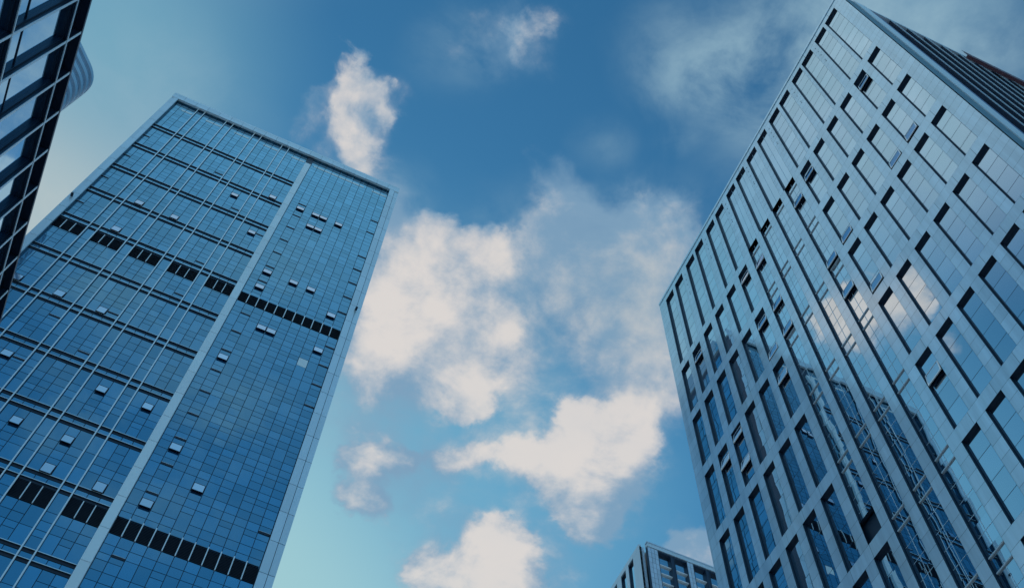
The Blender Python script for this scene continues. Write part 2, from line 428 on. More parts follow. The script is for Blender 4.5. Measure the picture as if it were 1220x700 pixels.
# ================================================================== the glass tower (left)
GY = 59.325                                     # glass plane, facing -Y
def lt(x, z, y):                                # a point measured on the glass plane, moved along the sight line to depth y
    k = y / GY
    return (x * k, y, EYE + (z - EYE) * k)
tower = thing('glass_tower', 'tall blue glass tower with paired pale fins, one pale rib and two dark louver floors', 'skyscraper', (-11, 77, 0))
S_LO = [103.06 - 3.81 * k for k in range(0, 27)]
S_HI = [107.0, 110.85, 114.55, 118.3, 122.05, 125.85, 129.6, 133.3, 137.0, 140.75, 144.5, 148.3]
FLOORS = [s for s in S_LO if s > 1.0][::-1] + S_HI
FLOORS[0:0] = [0.0]
BANDED = [i for i, s in enumerate(FLOORS) if any(abs(s - t) < 0.3 for t in (137.0, 129.6, 122.05, 114.55, 107.0, 99.25, 91.63, 84.01, 76.39, 68.77, 61.15, 53.53, 45.9, 38.3, 30.7, 23.05, 15.4, 7.8))]
LOUVER = [i for i, s in enumerate(FLOORS) if abs(s - 107.0) < 0.3 or abs(s - 68.77) < 0.3]
XR = [-7.0 + 1.0136 * k for k in range(12)]
XL = [-26.63, -25.68, -24.72, -23.65, -22.68, -21.70, -20.75, -19.65, -18.67, -17.65, -16.75, -15.62, -14.60, -13.58, -12.65, -11.60, -10.60, -9.57, -8.65, -7.72]
FINX = [-23.65, -22.68, -19.65, -18.67, -15.62, -14.60, -11.60, -10.60]
VENTS = [(-13.58, 129.15), (-9.57, 133.1), (-5.99, 132.97), (-3.96, 132.8), (-2.95, 132.8), (-3.96, 129.0), (-2.95, 129.0), (-0.92, 132.8),
         (-9.57, 121.8), (-5.99, 114.0), (-5.99, 110.3), (-2.95, 114.2), (-0.92, 114.2), (2.12, 110.47), (-3.96, 102.5), (-2.95, 102.5),
         (-5.99, 94.85), (2.12, 102.5), (-5.99, 79.6), (-2.95, 75.85), (-5.99, 72.05), (-9.57, 83.6), (-13.58, 83.7), (-21.70, 95.1),
         (-17.65, 95.2), (-21.70, 83.8), (-17.65, 76.2), (-13.58, 76.1), (-13.58, 72.4), (-9.57, 72.4), (-21.70, 118.15), (-17.65, 117.7), (-25.68, 95.2), (-21.70, 110.2)]
SLOTS_R1 = [64.9, 72.6, 76.45, 80.2, 84.0, 87.8, 91.6, 95.4, 99.24, 103.06, 110.85, 114.6, 118.4, 122.1, 125.85, 129.6, 133.3]
SLOTS_R10 = [72.7, 91.65, 95.5, 99.25, 103.1, 111.0, 114.78, 118.5, 122.2, 125.95, 133.4, 137.3]
panes = []      # (x0, x1, z0, z1, tone)
vent_cells = []
def at_vent(x0, zt, zb):
    for v in VENTS:
        if abs(v[0] - x0) < 0.08 and zb - 0.25 < v[1] - 0.5 < zt + 0.1: return True
    return False
def add_cells(x0, x1, cuts, banded_side, ci):
    for a, b in zip(cuts[:-1], cuts[1:]):
        if b - a > 0.15: panes.append((x0, x1, a, b, random.random()))
def column(x0, x1, left, ci, split):
    for i in range(len(FLOORS)):
        s = FLOORS[i]
        t = FLOORS[i + 1] if i + 1 < len(FLOORS) else 149.75
        h = t - s; k = h / 3.81
        lo = s
        hi = t
        z1, z2, z3 = s + .97 * k, s + 2.01 * k, s + 3.10 * k
        cuts = [lo, z1, z2, z3, hi]
        if left:
            if i in BANDED:
                cuts = [s + 1.77, z3, hi]
                panes.append((x0, x1, s + .77, s + 1.42, random.random()))
            if i + 1 in BANDED: cuts[-1] = t + .43
        top_louver = (i + 1) in LOUVER
        if i in LOUVER or top_louver:
            pass
        # louver floors: 2 m of louvers below the slab line
        if (i + 1) in LOUVER:
            lz = t + (.43 if left else .35)
            if not (left and ci in (3, 7, 11, 15)):
                cuts = [c for c in cuts if c < lz - 2.25] + [lz - 2.08]
        v = at_vent(x0, z3, z2)
        merge_top = not split and random.random() < 0.8 if left else random.random() < (0.12 if split else 0.55)
        if v: merge_top = False
        if merge_top and z3 in cuts: cuts.remove(z3)
        if (not v) and random.random() < (0.25 if left and not split else 0.1) and z2 in cuts and not merge_top: cuts.remove(z2)
        if random.random() < 0.10 and z1 in cuts: cuts.remove(z1)
        for a, b in zip(cuts[:-1], cuts[1:]):
            if b - a < 0.15: continue
            if v and abs(a - z2) < 0.32 and abs(b - z3) < 0.05:
                vent_cells.append((x0, x1, a, b)); continue
            panes.append((x0, x1, a, b, random.random()))
for ci in range(len(XR) - 1):
    column(XR[ci], XR[ci + 1], False, ci, ci in (1, 4, 8, 10) or ci % 3 == 1)
for ci in range(len(XL) - 1):
    column(XL[ci], XL[ci + 1], True, ci, ci % 4 == 1)
GAP = 0.027
def pane_quad(mb, p, m=None):
    x0, x1, z0, z1, tone = p
    j = [random.uniform(-1, 1) * 0.0034 for _ in range(3)]
    gx = GAP if x1 - x0 > .5 else .02
    mb.poly([(x0 + gx, GY + j[0], z0 + GAP), (x1 - gx, GY + j[1], z0 + GAP), (x1 - gx, GY + j[1] + j[2], z1 - GAP), (x0 + gx, GY + j[0] + j[2], z1 - GAP)], m or GLASS_A, tone)
ranked = sorted([p for p in panes if in_frame(((p[0] + p[1]) / 2, GY, (p[2] + p[3]) / 2), -14)],
                key=lambda p: -(p[1] - p[0]) * (p[3] - p[2]) / (((p[2] + p[3]) / 2) ** 2 + GY ** 2) ** 1.1)
big = set(ranked[:100])
rest = MB()
for p in panes:
    if p in big:
        q = MB(); pane_quad(q, p)
        # a pane has a thickness: edges behind the face
        q.box(p[0] + GAP + .004, p[1] - GAP - .004, GY + .006, GY + .022, p[2] + GAP + .004, p[3] - GAP - .004, BACK)
        q.build('glass_pane', tower)
    else: pane_quad(rest, p)
o = rest.build('glass_pane', tower); o['kind'] = 'stuff'; o['label'] = 'blue glass panes of the upper curtain wall'
pp = MB(); pp.box(1.15, 2.08, GY - .012, GY - .004, 97.78, 99.2, PALE, .5); pp.build('blind_pane', tower)['label'] = 'pale pane, lighter than the glass round it'

core = MB()
core.box(-26.9, 5.2, GY + .05, 92.0, 0, 149.7, BACK)
core.build('core', tower)
# side wall towards the right tower: same curtain wall
side = MB()
for k in range(20):
    y0 = GY + 1.2 + k * 1.55
    for i in range(len(FLOORS) - 1):
        s, t = FLOORS[i], FLOORS[i + 1]
        for a, b in ((s, s + 1.9), (s + 1.9, t)):
            j = [random.uniform(-1, 1) * .003 for _ in range(3)]
            side.poly([(5.3 + j[0], y0 + .05, a + .05), (5.3 + j[1], y0 + 1.5, a + .05), (5.3 + j[1] + j[2], y0 + 1.5, b - .05), (5.3 + j[0] + j[2], y0 + .05, b - .05)], GLASS_A)
o = side.build('side_curtain_wall', tower)
# frame round the facade: corner columns, parapet, rib
FY = GY - .5
def ltbox(mb, x0, x1, z0, z1, y0, y1, m, under=None, true_depth=True):
    """box whose front face, at depth y0, is drawn where it is measured on the glass plane"""
    k = y0 / GY
    mb.box(x0 * k, x1 * k, y0, y1, (EYE + (z0 - EYE) * k) if z0 > 0 else 0, EYE + (z1 - EYE) * k, m, None, None, under)
pr = MB()
JX = [-27.6 + 1.655 * k for k in range(21)]
for a, b in zip(JX[:-1], JX[1:]):
    ltbox(pr, a + .018, b - .018, 149.95, 151.0, FY, FY + .3, TRIM)
    ltbox(pr, a + .018, b - .018, 151.03, 151.6, FY + .06, FY + .3, TRIM)
ltbox(pr, -27.55, 5.45, 150.0, 151.5, FY + .2, GY + .04, TRIM)
pr.build('parapet', tower)
rb = MB()
zz_ = 3.2
while zz_ < 149.9:
    ltbox(rb, -7.74, -6.98, zz_ - 3.78 if zz_ > 3.8 else 0, min(zz_ - .05, 149.94), FY + .02, GY - .05, RIBM)
    zz_ += 3.78
ltbox(rb, -7.70, -6.90, 0, 149.9, GY - .12, GY + .04, DARK)  # dark strip past the rib's right edge paints its shade line
rb.build('rib', tower)['label'] = 'wide pale rib that divides the facade'
cl = MB(); cr = MB()
z = 0.9
while z < 149.6:
    t = min(z + 3.76, 149.9)
    if t > 1:
        for mb, x0, x1, xa in ((cr, 4.19, 4.93, 5.51), (cl, -26.66, -27.17, -27.6)):
            k = FY / GY
            f = lambda q: max(0.0, EYE + (q - EYE) * k)
            a, b = f(z + .03), f(t - .03)
            lo, hi = min(x0, x1) * k, max(x0, x1) * k
            mb.box(lo + .02, hi - .02, FY, FY + .2, a, b, TRIM)
            # outer strip set slightly back
            lo2, hi2 = sorted((x1, xa))
            mb.box(lo2 * k + .03, hi2 * k, FY + .1, FY + .3, f(z + .03 + .1), f(t - .03 + .1), TRIM)
    z = t
cr.box(4.2 * .9916, 5.44 * .9916, FY + .18, 60.6, 0, 149.9 * .9917, DARK)
cl.box(-27.55 * .9916, -26.66 * .9916, FY + .18, 60.6, 0, 149.9 * .9917, DARK)
cr.build('corner_column', tower); cl.build('corner_column', tower)
for x in FINX:
    f = MB(); k = (GY - .22) / GY
    f.box(x * k - .055, x * k + .055, GY - .22, GY - .17, 0, 149.9 * k, FIN)
    f.box(x * k - .035, x * k + .035, GY - .17, GY + .03, 0, 149.9 * k, DARK)
    f.build('fin', tower)
for i in BANDED:
    s = FLOORS[i]
    for z0 in (s + .43, s + 1.42):
        if not in_frame((-12, GY, z0), 260): continue
        f = MB(); x0, x1 = XL[0] + .02, XL[-1] - .02
        f.box(x0, x1, GY - .035, GY + .03, z0, z0 + .29, BLACK)  # dark strip paints the shade under the ledge
        f.box(x0, x1, GY - .13, GY + .03, z0 + .29, z0 + .36, TRIM, None, None, BLACK)  # black underside: soffit shade put into the colour
        f.build('ledge', tower)
def louver(x0, x1, z0, z1):
    mb = MB()
    mb.box(x0 + .04, x1 - .04, GY + .02, GY + .04, z0, z1, BLACK)
    n = 13
    for k in range(n):
        a = z0 + (z1 - z0) * (k + .1) / n
        y = GY - .05
        mb.hexa([(x0 + .05, y, a), (x1 - .05, y, a), (x1 - .05, y + .06, a + .11), (x0 + .05, y + .06, a + .11),
                 (x0 + .05, y, a + .02), (x1 - .05, y, a + .02), (x1 - .05, y + .06, a + .13), (x0 + .05, y + .06, a + .13)], BLACK)
    mb.build('louver_panel', tower)
for i in LOUVER:
    s = FLOORS[i]
    for ci in range(len(XR) - 1):
        louver(XR[ci], XR[ci + 1], s + .32 - 2.04, s + .32)
        dv = MB()
        if ci: dv.box(XR[ci] - .04, XR[ci] + .04, GY - .1, GY + .02, s - 1.74, s + .34, FIN); dv.build('louver_post', tower)
    for ci in range(len(XL) - 1):
        if ci in (3, 7, 11, 15): continue
        louver(XL[ci], XL[ci + 1], s + .42 - 2.04, s + .42)
        dv = MB()
        if ci % 4: dv.box(XL[ci] - .035, XL[ci] + .035, GY - .1, GY + .02, s - 1.6, s + .4, FIN); dv.build('louver_post', tower)
# pale strips under the parapet: a reflection painted as panels
for x0, x1 in ((-25.3, -23.75), (-21.9, -19.75), (-17.9, -15.75), (-13.8, -11.7), (-9.75, -7.85), (-6.55, 0.75), (1.9, 4.08)):
    q = MB(); a = x0
    cuts = sorted([x0, x1] + [x for x in XL + XR if x0 + .2 < x < x1 - .2])
    for a, b in zip(cuts[:-1], cuts[1:]):
        q.box(a + .04, b - .04, GY - .03, GY - .008, 146.40, 146.90, PALE)
    q.build('reflection_strip', tower)
def awning(x0, x1, z0, z1, parent, name, tilt, plane_f, glass, frame, fw=.05):
    """top-hung sash swung outwards: frame bars and a glass sheet, hinge at z1"""
    h = z1 - z0; n = MB()
    P = lambda u, v, d: plane_f(x0 + (x1 - x0) * u, z1 - h * v * math.cos(tilt), -h * v * math.sin(tilt) - d)
    def bar(u0, u1, v0, v1, d0, d1, m):
        n.hexa([P(u0, v1, d0), P(u1, v1, d0), P(u1, v1, d1), P(u0, v1, d1), P(u0, v0, d0), P(u1, v0, d0), P(u1, v0, d1), P(u0, v0, d1)], m)
    fu = fw / (x1 - x0); fv = fw / h
    bar(0, fu, 0, 1, -.03, .03, frame); bar(1 - fu, 1, 0, 1, -.03, .03, frame)
    bar(fu, 1 - fu, 0, fv, -.03, .03, frame); bar(fu, 1 - fu, 1 - fv, 1, -.03, .03, frame)
    ob = n.build(name, parent)
    gq = MB(); n = gq
    bar(fu, 1 - fu, fv, 1 - fv, -.012, .012, glass)
    gq.build('pane', ob)
    return ob
for (x0, x1, z0, z1) in vent_cells:
    gap_shade = MB(); gap_shade.box(x0 + .03, x1 - .03, GY + .015, GY + .045, z0 + .02, z1 - .02, DARK)  # dark sheet paints the shade inside the open vent
    ob = awning(x0 + .04, x1 - .05, z0 - .03, z1 - .03, tower, 'open_vent', math.radians(8), lambda x, z, d: (x, GY + d - .03, z), SASH, DARK, .03)
    hb = gap_shade.build('opening', ob)
for sl, xi in ((SLOTS_R1, 1), (SLOTS_R10, 10)):
    for z0 in sl:
        f = MB(); x0, x1 = XR[xi], XR[xi + 1]
        f.box(x0 + .03, x1 - .03, GY - .035, GY - .008, z0 - .05, z0 + .15, BLACK)
        f.box(x0 + .02, x1 - .02, GY - .07, GY - .008, z0 + .15, z0 + .18, TRIM)
        f.build('vent_slot', tower)
LEFT_SLOTS = [(2, 86.6), (2, 79.0), (6, 90.3), (6, 82.6), (14, 109.5), (10, 94.2), (18, 120.9), (10, 132.2), (14, 124.7), (0, 134.3), (0, 127.0), (0, 119.6), (0, 112.0), (2, 71.3), (10, 86.7), (14, 101.8)]
for ci, z0 in LEFT_SLOTS:
    f = MB(); x0, x1 = XL[ci], XL[ci + 1]
    f.box(x0 + .05, x1 - .05, GY - .035, GY - .008, z0, z0 + .18, BLACK)
    f.box(x0 + .04, x1 - .04, GY - .07, GY - .008, z0 + .18, z0 + .21, TRIM)
    f.build('vent_slot', tower)
for x, z in ((-27.2, 112.6), (4.95, 112.9)):
    f = MB(); p = lt(x, z, FY); f.box(p[0] - .12, p[0] + .12, FY - .4, FY, p[2] - .1, p[2] + .14, BLACK); f.box(p[0] - .05, p[0] + .05, FY - .3, FY - .2, p[2] - .34, p[2] - .1, BLACK)
    f.build('floodlight', tower)
rf = MB(); rf.box(-26.9, 5.2, GY + .1, 92, 149.7, 150.3, ROOFM); rf.build('roof', tower)
pl = MB()
for x0, x1, y0, y1, h in ((-23.5, -15.2, 66, 82, 12.5), (-15.0, -6.2, 66.6, 82, 14.0), (-6.0, 2.6, 66, 80, 11.0), (-20, -18.2, 68, 76, 15.5), (-2.4, -1.2, 68, 74, 13.5)):
    pl.box(x0, x1, y0, y1, 150.31, 150.31 + h, STONE)
    for k in range(int((x1 - x0) / 1.2)): pl.box(x0 + .3 + 1.2 * k, x0 + 1.0 + 1.2 * k, y0 - .06, y0 - .005, 151.5, 150 + h - .6, GLASS_A)
pl.build('roof_plant', tower)

# ================================================================== the clad tower (right)
K = 1.0; AX = 31.35 * K
def rt(y, z, d=0.0): return (AX + d, y * K, EYE + (z - EYE) * K)
clad = thing('clad_tower', 'silver panel tower with tall recessed windows, seen edge on at right', 'office tower', (AX + 20, 24, 0))
D = 0.22
COLS = [8.04, 9.98, 11.95, 13.92, 15.90, 17.88, 19.88, 21.85, 23.80, 25.72, 27.76, 29.74, 31.72, 33.69, 35.69, 37.65]
TOPC = [(8.04, 9.52), (9.83, 11.24), (11.97, 13.44), (13.73, 15.12), (15.91, 17.33), (17.68, 19.14), (19.89, 21.24), (21.72, 23.2), (23.8, 25.16), (25.6, 26.96),
        (27.76, 29.09), (29.51, 30.86), (31.69, 33.05), (33.4, 34.83), (35.67, 37.05), (37.51, 38.86)]
ROWS = [(87.72, 100.32), (79.86, 86.62), (72.30, 78.72), (64.70, 71.12), (57.08, 63.56), (49.47, 56.0), (41.90, 48.38), (34.30, 40.86), (26.7, 33.2), (19.1, 25.6), (11.5, 18.0), (4.0, 10.4)]
LONG = {6: 34.3, 7: 34.3, 8: 41.9, 9: 51.3}           # columns that run on through the floors, and where they stop
YA, YB, ZT = 6.95, 40.05, 101.25
wall = MB()
def panel(y0, y1, z0, z1, m=CLAD):
    g = .010
    wall.poly([rt(y0 + g, z0 + g), rt(y1 - g, z0 + g), rt(y1 - g, z1 - g), rt(y0 + g, z1 - g)], m)
    wall.poly([rt(y0, z0, .02), rt(y1, z0, .02), rt(y1, z1, .02), rt(y0, z1, .02)], SEAM)
def fill(z0, z1, opens, seamz=1.08):
    ys = [YA] + [q for o in opens for q in o] + [YB]
    n = max(1, round((z1 - z0) / seamz))
    for a, b in zip(ys[0::2], ys[1::2]):
        if b - a < .02: continue
        m = max(1, round((b - a) / 1.97))
        for i in range(m):
            for j in range(n):
                panel(a + (b - a) * i / m, a + (b - a) * (i + 1) / m, z0 + (z1 - z0) * j / n, z0 + (z1 - z0) * (j + 1) / n)
def opening(c, r):
    if r == 0: return TOPC[c]
    # the opening steps from its top-row place to the regular place
    return (COLS[c], COLS[c] + 1.26)
for r, (z0, z1) in enumerate(ROWS):
    if r == 0:
        fill(z0, z1, TOPC)
        fill(z1, ZT, [])
    else:
        up = ROWS[r - 1][0]
        thru = [opening(c, 1) for c in sorted(LONG) if z1 > LONG[c]]
        fill(z1, up, thru)
        fill(z0, z1, [opening(c, r) for c in range(16)])
fill(0.0, 4.0, [], 2)
# cap along the roof edge
wall.box(AX - .06, AX + .5, YA * K, YB * K, rt(0, ZT + .03)[2], rt(0, 101.62)[2], CLAD)
wall.build('cladding', clad)
body_ = MB()
ztop = rt(0, 101.4)[2]
body_.box(AX + D + .1, AX + 55, YA * K + 1.6, YB * K - .05, 0, ztop - .3, REVEAL)
body_.box(AX + .03, AX + D + .1, YA * K + .02, (COLS[0] - .05) * K, 0, ztop - .3, SEAM)
body_.box(AX + .021, AX + D + .1, (COLS[15] + 1.55) * K, YB * K, 0, ztop - .3, CLAD)
body_.build('core', clad)
# far flank (towards +Y) stays a plain panel wall
fl = MB()
for i in range(24):
    for j in range(25):
        fl.poly([(AX + 0.05 + i * 2.2 + .01, YB * K + .004, j * 4.0 + .01), (AX + 2.25 + i * 2.2 - .01, YB * K + .004, j * 4.0 + .01), (AX + 2.25 + i * 2.2 - .01, YB * K + .004, j * 4 + 3.99), (AX + .05 + i * 2.2 + .01, YB * K + .004, j * 4 + 3.99)], CLAD)
fl.build('rear_cladding', clad)
extra = MB()
def make_window(y0, y1, z0, z1, long=False):
    mb = MB() if True else None
    c = [rt(y0, z0), rt(y1, z0), rt(y1, z1), rt(y0, z1)]
    e = [rt(y0, z0, D), rt(y1, z0, D), rt(y1, z1, D), rt(y0, z1, D)]
    for i in range(4):
        j = (i + 1) % 4
        mb.poly([c[i], c[j], e[j], e[i]], REVEAL if i != 2 else DARK, .5)  # head darker than the jambs: its shade is in the colour
    # frame bars set against the glass
    w = .05
    def bar(ya, yb, za, zb, d0, m):
        p0, p1 = rt(ya, za), rt(yb, zb)
        mb.box(AX + max(d0, .03), AX + D - .004, p0[1], p1[1], p0[2], p1[2], m)
    bar(y0 + .004, y0 + w, z0 + .004, z1 - .004, D - .06, DARK); bar(y1 - w, y1 - .004, z0 + .004, z1 - .004, D - .06, DARK)
    if long:
        zs = []
        for r in range(1, len(ROWS)):
            zb, zh = ROWS[r - 1][0], ROWS[r][1]
            for q in (zb - .05, zh):
                if z0 + .5 < q < z1 - .5: bar(y0 + w, y1 - w, q - .035, q + .045, D - .07, WHITE)
            for q in (zh - 1.3, zh - 2.55, zh - 3.8, zh - 5.1):
                if z0 + .5 < q < z1 - .5: bar(y0 + w, y1 - w, q - .014, q + .014, D - .009, TRIM)
        ym = (y0 + y1) / 2 + .02
        bar(ym - .016, ym + .016, z0 + .1, z1 - .1, D - .011, TRIM)
    else:
        n = max(3, round((z1 - z0) / 1.62))
        for k in range(1, n):
            q = z0 + (z1 - z0) * k / n + random.uniform(-.12, .12)
            bar(y0 + w, y1 - w, q - .007, q + .007, D - .008, SEAM)
    return mb, (y0, y1, z0, z1)
def glass_of(mb, y0, y1, z0, z1):
    n = max(2, round((z1 - z0) / 1.6))
    for k in range(n):
        a, b = z0 + (z1 - z0) * k / n, z0 + (z1 - z0) * (k + 1) / n
        j = [random.uniform(-1, 1) * .0018 for _ in range(3)]
        mb.poly([rt(y0, a, D + j[0]), rt(y1, a, D + j[1]), rt(y1, b, D + j[1] + j[2]), rt(y0, b, D + j[0] + j[2])], GLASS_B)
wins = []
for c in range(16):
    for r in range(len(ROWS)):
        if c in LONG and r > 0:
            if ROWS[r][0] < LONG[c] - .2 and ROWS[r][1] < LONG[c]: pass
            elif r == 1: wins.append((c, r, *opening(c, 1), LONG[c], 87.72 if True else 0, True)); continue
            else: continue
        y0, y1 = opening(c, r)
        wins.append((c, r, y0, y1, ROWS[r][0], ROWS[r][1], c in LONG and r == 0))
VENT_R = {(1, 85.2), (1, 73.1), (2, 72.9), (5, 85.1), (5, 73.0), (5, 65.4), (5, 54.1), (6, 84.1), (6, 72.9), (6, 68.2), (10, 85.4), (10, 77.4), (10, 72.9),
          (9, 84.35), (9, 76.9), (9, 73.0), (14, 85.2), (10, 69.4), (13, 70.4), (14, 69.7), (13, 66.9), (15, 79.3)}
wmesh = {}
seen_n = 0
for (c, r, y0, y1, z0, z1, lg) in wins:
    mb, ext = make_window(y0, y1, z0, z1, lg)
    vis = any(in_frame(rt((y0 + y1) / 2, z), 12) for z in [z0 + (z1 - z0) * q / 12 for q in range(13)])
    if vis:
        seen_n += 1
        ob = mb.build('window', clad)
        gm = MB(); glass_of(gm, *ext); gm.build('pane', ob)
        for (vc, vz) in sorted(VENT_R):
            if vc == c and z0 - .3 < vz < z1 + .3:
                zt = min(vz + .62, z1 - .06)
                va = awning(y0 + .05, y1 - .05, zt - 1.15, zt, ob, 'open_sash', math.radians(9), lambda y, z, d: rt(y, z, D + d - .05), SASH, FIN, .085)
                hm = MB(); p, q = rt(y0 + .05, zt - 1.12), rt(y1 - .05, zt - .02)
                hm.box(AX + D - .02, AX + D - .006, p[1], q[1], p[2], p[2] + .35, BACK); 
                hm2 = hm
                for vtx in range(0): pass
                # dark sheet behind the sash paints the shade of its gap
                gap_shade = hm.build('opening', ob)
    else:
        base = len(extra.v)
        for f, m_, t_ in zip(mb.f, mb.mi, mb.tone):
            extra.poly([mb.v[i] for i in f], mb.mats[m_], t_)
        glass_of(extra, *ext)
if extra.f:
    o = extra.build('window', clad); o['kind'] = 'stuff'
# fixing holes in the piers below the roof
for y in (11.6, 15.52, 19.5, 23.5, 27.4, 31.27, 35.25):
    h = MB()
    for z in (99.1, 98.0, 96.9, 95.35, 94.95):
        p = rt(y, z); r_ = .055
        for k in range(1):
            h.poly([(AX - .004, p[1] + r_ * math.cos(t * math.pi / 4), p[2] + 1.6 * r_ * math.sin(t * math.pi / 4)) for t in range(8)], BLACK)
    h.build('fixing_holes', clad)
# return facade facing -Y
YR = YA * K
ret = MB()
zc = 0.0
while zc < ztop - .2:
    t = min(zc + 1.25, ztop)
    ret.box(AX + .03, AX + 1.5, YR + .02, YR + .3, zc + .012, t - .012, RETURN)
    zc = t
ret.box(AX + .021, AX + 1.5, YR + .04, YR + 1.0, 0, ztop - .01, SEAM)
ret.build('return_panel', clad)
pier = MB()
pier.box(AX + 1.52, AX + 2.75, YR - .05, YR + .5, 0, ztop, FIN)
pier.box(AX + 2.75, AX + 3.9, YR + .12, YR + .6, 0, ztop, LILAC)
pier.build('edge_pier', clad)
back = MB()
back.box(AX + 1.6, AX + 52, YR + .75, YR + 1.62, 0, ztop - .4, BACK)
back.box(AX + 2.7, AX + 52, YR + .0, YR + .9, ztop - .5, ztop + .1, TRIM)
back.build('side_wall', clad)
for k in range(26):
    x = AX + 5.2 + k * 1.75
    f = MB()
    f.box(x - .04, x + .04, YR - .02, YR + .05, 0, ztop - .5, TRIM)
    f.box(x - .03, x + .03, YR + .05, YR + .76, 0, ztop - .5, DARK)
    f.build('side_fin', clad)
for r, (z0, z1) in enumerate(ROWS):
    sp = MB()
    a = EYE + (z1 - EYE) * K - .15
    b = a + 1.25
    sp.box(AX + 3.9, AX + 52, YR + .42, YR + .76, a, min(b, ztop - .52), LILAC, None, None, BLACK)
    sp.box(AX + 3.9, AX + 52, YR + .60, YR + .76, a - 4.1, a - 3.6, TRIM, None, None, BLACK)
    sp.build('side_spandrel', clad)
sg = MB()
for k in range(27):
    x = AX + 3.9 + k * 1.75
    for q in range(26):
        z = q * 4.0
        if z + 4 < ztop: sg.poly([(x + .1, YR + .74, z), (x + 1.65, YR + .74, z), (x + 1.65, YR + .74 + random.uniform(-.004, .004), z + 3.95), (x + .1, YR + .74, z + 3.95)], GLASS_B)
sg.build('side_glazing', clad)
rfm = MB(); rfm.box(AX + .5, AX + 54, YR + 1.7, YB * K - .2, ztop - .31, ztop + .05, ROOFM); rfm.build('roof', clad)

# window-cleaning cradle along the roof edge
cr_ = thing('maintenance_cradle', 'rust red window cleaning cradle hanging along the roof edge of the silver tower', 'cradle', (AX + 20, YR - .7, ztop))
cb = MB()
x0, x1 = AX + 12.0, AX + 24.5
cb.box(x0, x1, YR - .34, YR - .06, ztop - 2.6, ztop - 2.5, RUST)
cb.box(x0, x1, YR - .36, YR - .32, ztop - 2.5, ztop - 1.55, RUST)
cb.build('deck', cr_)
rl = MB()
rl.box(x0, x1, YR - .36, YR - .33, ztop - 1.0, ztop - .94, RUST)
for k in range(13):
    x = x0 + .02 + (x1 - x0 - .04) * k / 12
    rl.box(x - .02, x + .02, YR - .355, YR - .335, ztop - 1.56, ztop - .97, WHITE)
rl.build('guard_rail', cr_)
for x in (x0 + 2.6, x0 + 6.0, x0 + 10.4):
    b = MB(); b.box(x, x + .9, YR - .31, YR - .05, ztop - 2.49, ztop - .9, DARK); b.box(x + .35, x + .55, YR - .2, YR - .1, ztop - .89, ztop + .35, DARK); b.box(x + .35, x + .55, YR - .2, YR + 1.4, ztop + .36, ztop + .5, DARK)
    b.build('hoist', cr_)

# ================================================================== the near office block (top left)
KN = 0.85; NX = -10 * KN
def nl(y, z, d=0.0): return (NX - d * KN, y * KN, EYE + (z - EYE) * KN)
def nbox(mb, y0, y1, z0, z1, d0, d1, m, under=None):
    a, b = nl(y0, z0), nl(y1, z1)
    mb.box(NX - d1 * KN, NX - d0 * KN, a[1], b[1], max(0, a[2]), b[2], m, None, None, under)
near = thing('framed_office_block', 'dark office block close by at top left, deep window grid edged with pale fins', 'office building', (NX - 8, 16, 0))
NZ = [36.5 - 4.85 * k for k in range(8)]
NYS = [5.0 + 1.4333 * k - .0 for k in range(24)]
NYS = [12.21 + 1.4515 * (k - 6) for k in range(26)]
NTOP = 37.85
nb = MB()
nbox(nb, NYS[0] - .4, NYS[-1] + .4, 0.0, NTOP - .06, .27, 14, DARK)
nb.build('wall', near)
top = MB()
nbox(top, NYS[0] - .4, NYS[-1] + .4, NTOP - .13, NTOP, -.012, .26, DARK)
nbox(top, NYS[0] - .4, NYS[-1] + .4, NTOP, NTOP + .04, .02, 14, ROOFM)
top.build('roof', near)
for z in NZ:
    if z < 2.6: continue
    t = MB()
    nbox(t, NYS[0] - .3, NYS[-1] + .3, z - .035, z + .035, -.010, .02, FIN)
    nbox(t, NYS[0] - .3, NYS[-1] + .3, z - .03, z + .03, .02, .26, DARK)
    t.build('floor_rail', near)
for y in NYS:
    f = MB()
    nbox(f, y - .045, y + .045, 0, NTOP - .14, 0, .02, FIN)
    nbox(f, y - .036, y + .036, 0, NTOP - .14, .02, .255, DARK)
    f.build('fin', near)
lowmb = MB()
for i, y in enumerate(NYS[:-1]):
    for j, z in enumerate(NZ[:-1]):
        lo, hi = NZ[j + 1] + .03, z - .03
        ya, yb = y + .036, NYS[i + 1] - .036
        w = MB()
        nbox(w, ya + .004, yb - .004, hi - .10, hi - .003, .13, .25, DARK); nbox(w, ya + .004, yb - .004, lo + .003, lo + .10, .13, .25, DARK)
        nbox(w, ya + .004, ya + .06, lo + .105, hi - .105, .13, .25, DARK); nbox(w, yb - .06, yb - .004, lo + .105, hi - .105, .13, .25, DARK)
        nbox(w, ya + .06, yb - .06, lo + 1.28, lo + 1.32, .19, .245, DARK)
        gq = MB()
        jj = [random.uniform(-1, 1) * .004 for _ in range(3)]
        for (za, zb) in ((lo + .10, lo + 1.3), (lo + 1.3, hi - .10)):
            gq.poly([nl(ya + .055, za, .215 + jj[0]), nl(yb - .055, za, .215 + jj[1]), nl(yb - .055, zb, .215 + jj[1] + jj[2]), nl(ya + .055, zb, .215 + jj[0] + jj[2])], GLASS_C)
        if in_frame(nl((ya + yb) / 2, (lo + hi) / 2), 40):
            ob = w.build('window', near); gq.build('pane', ob)
        else:
            for s_ in (w, gq):
                for f, m_, t_ in zip(s_.f, s_.mi, s_.tone): lowmb.poly([s_.v[q] for q in f], s_.mats[m_], t_)
o = lowmb.build('window', near); o['kind'] = 'stuff'

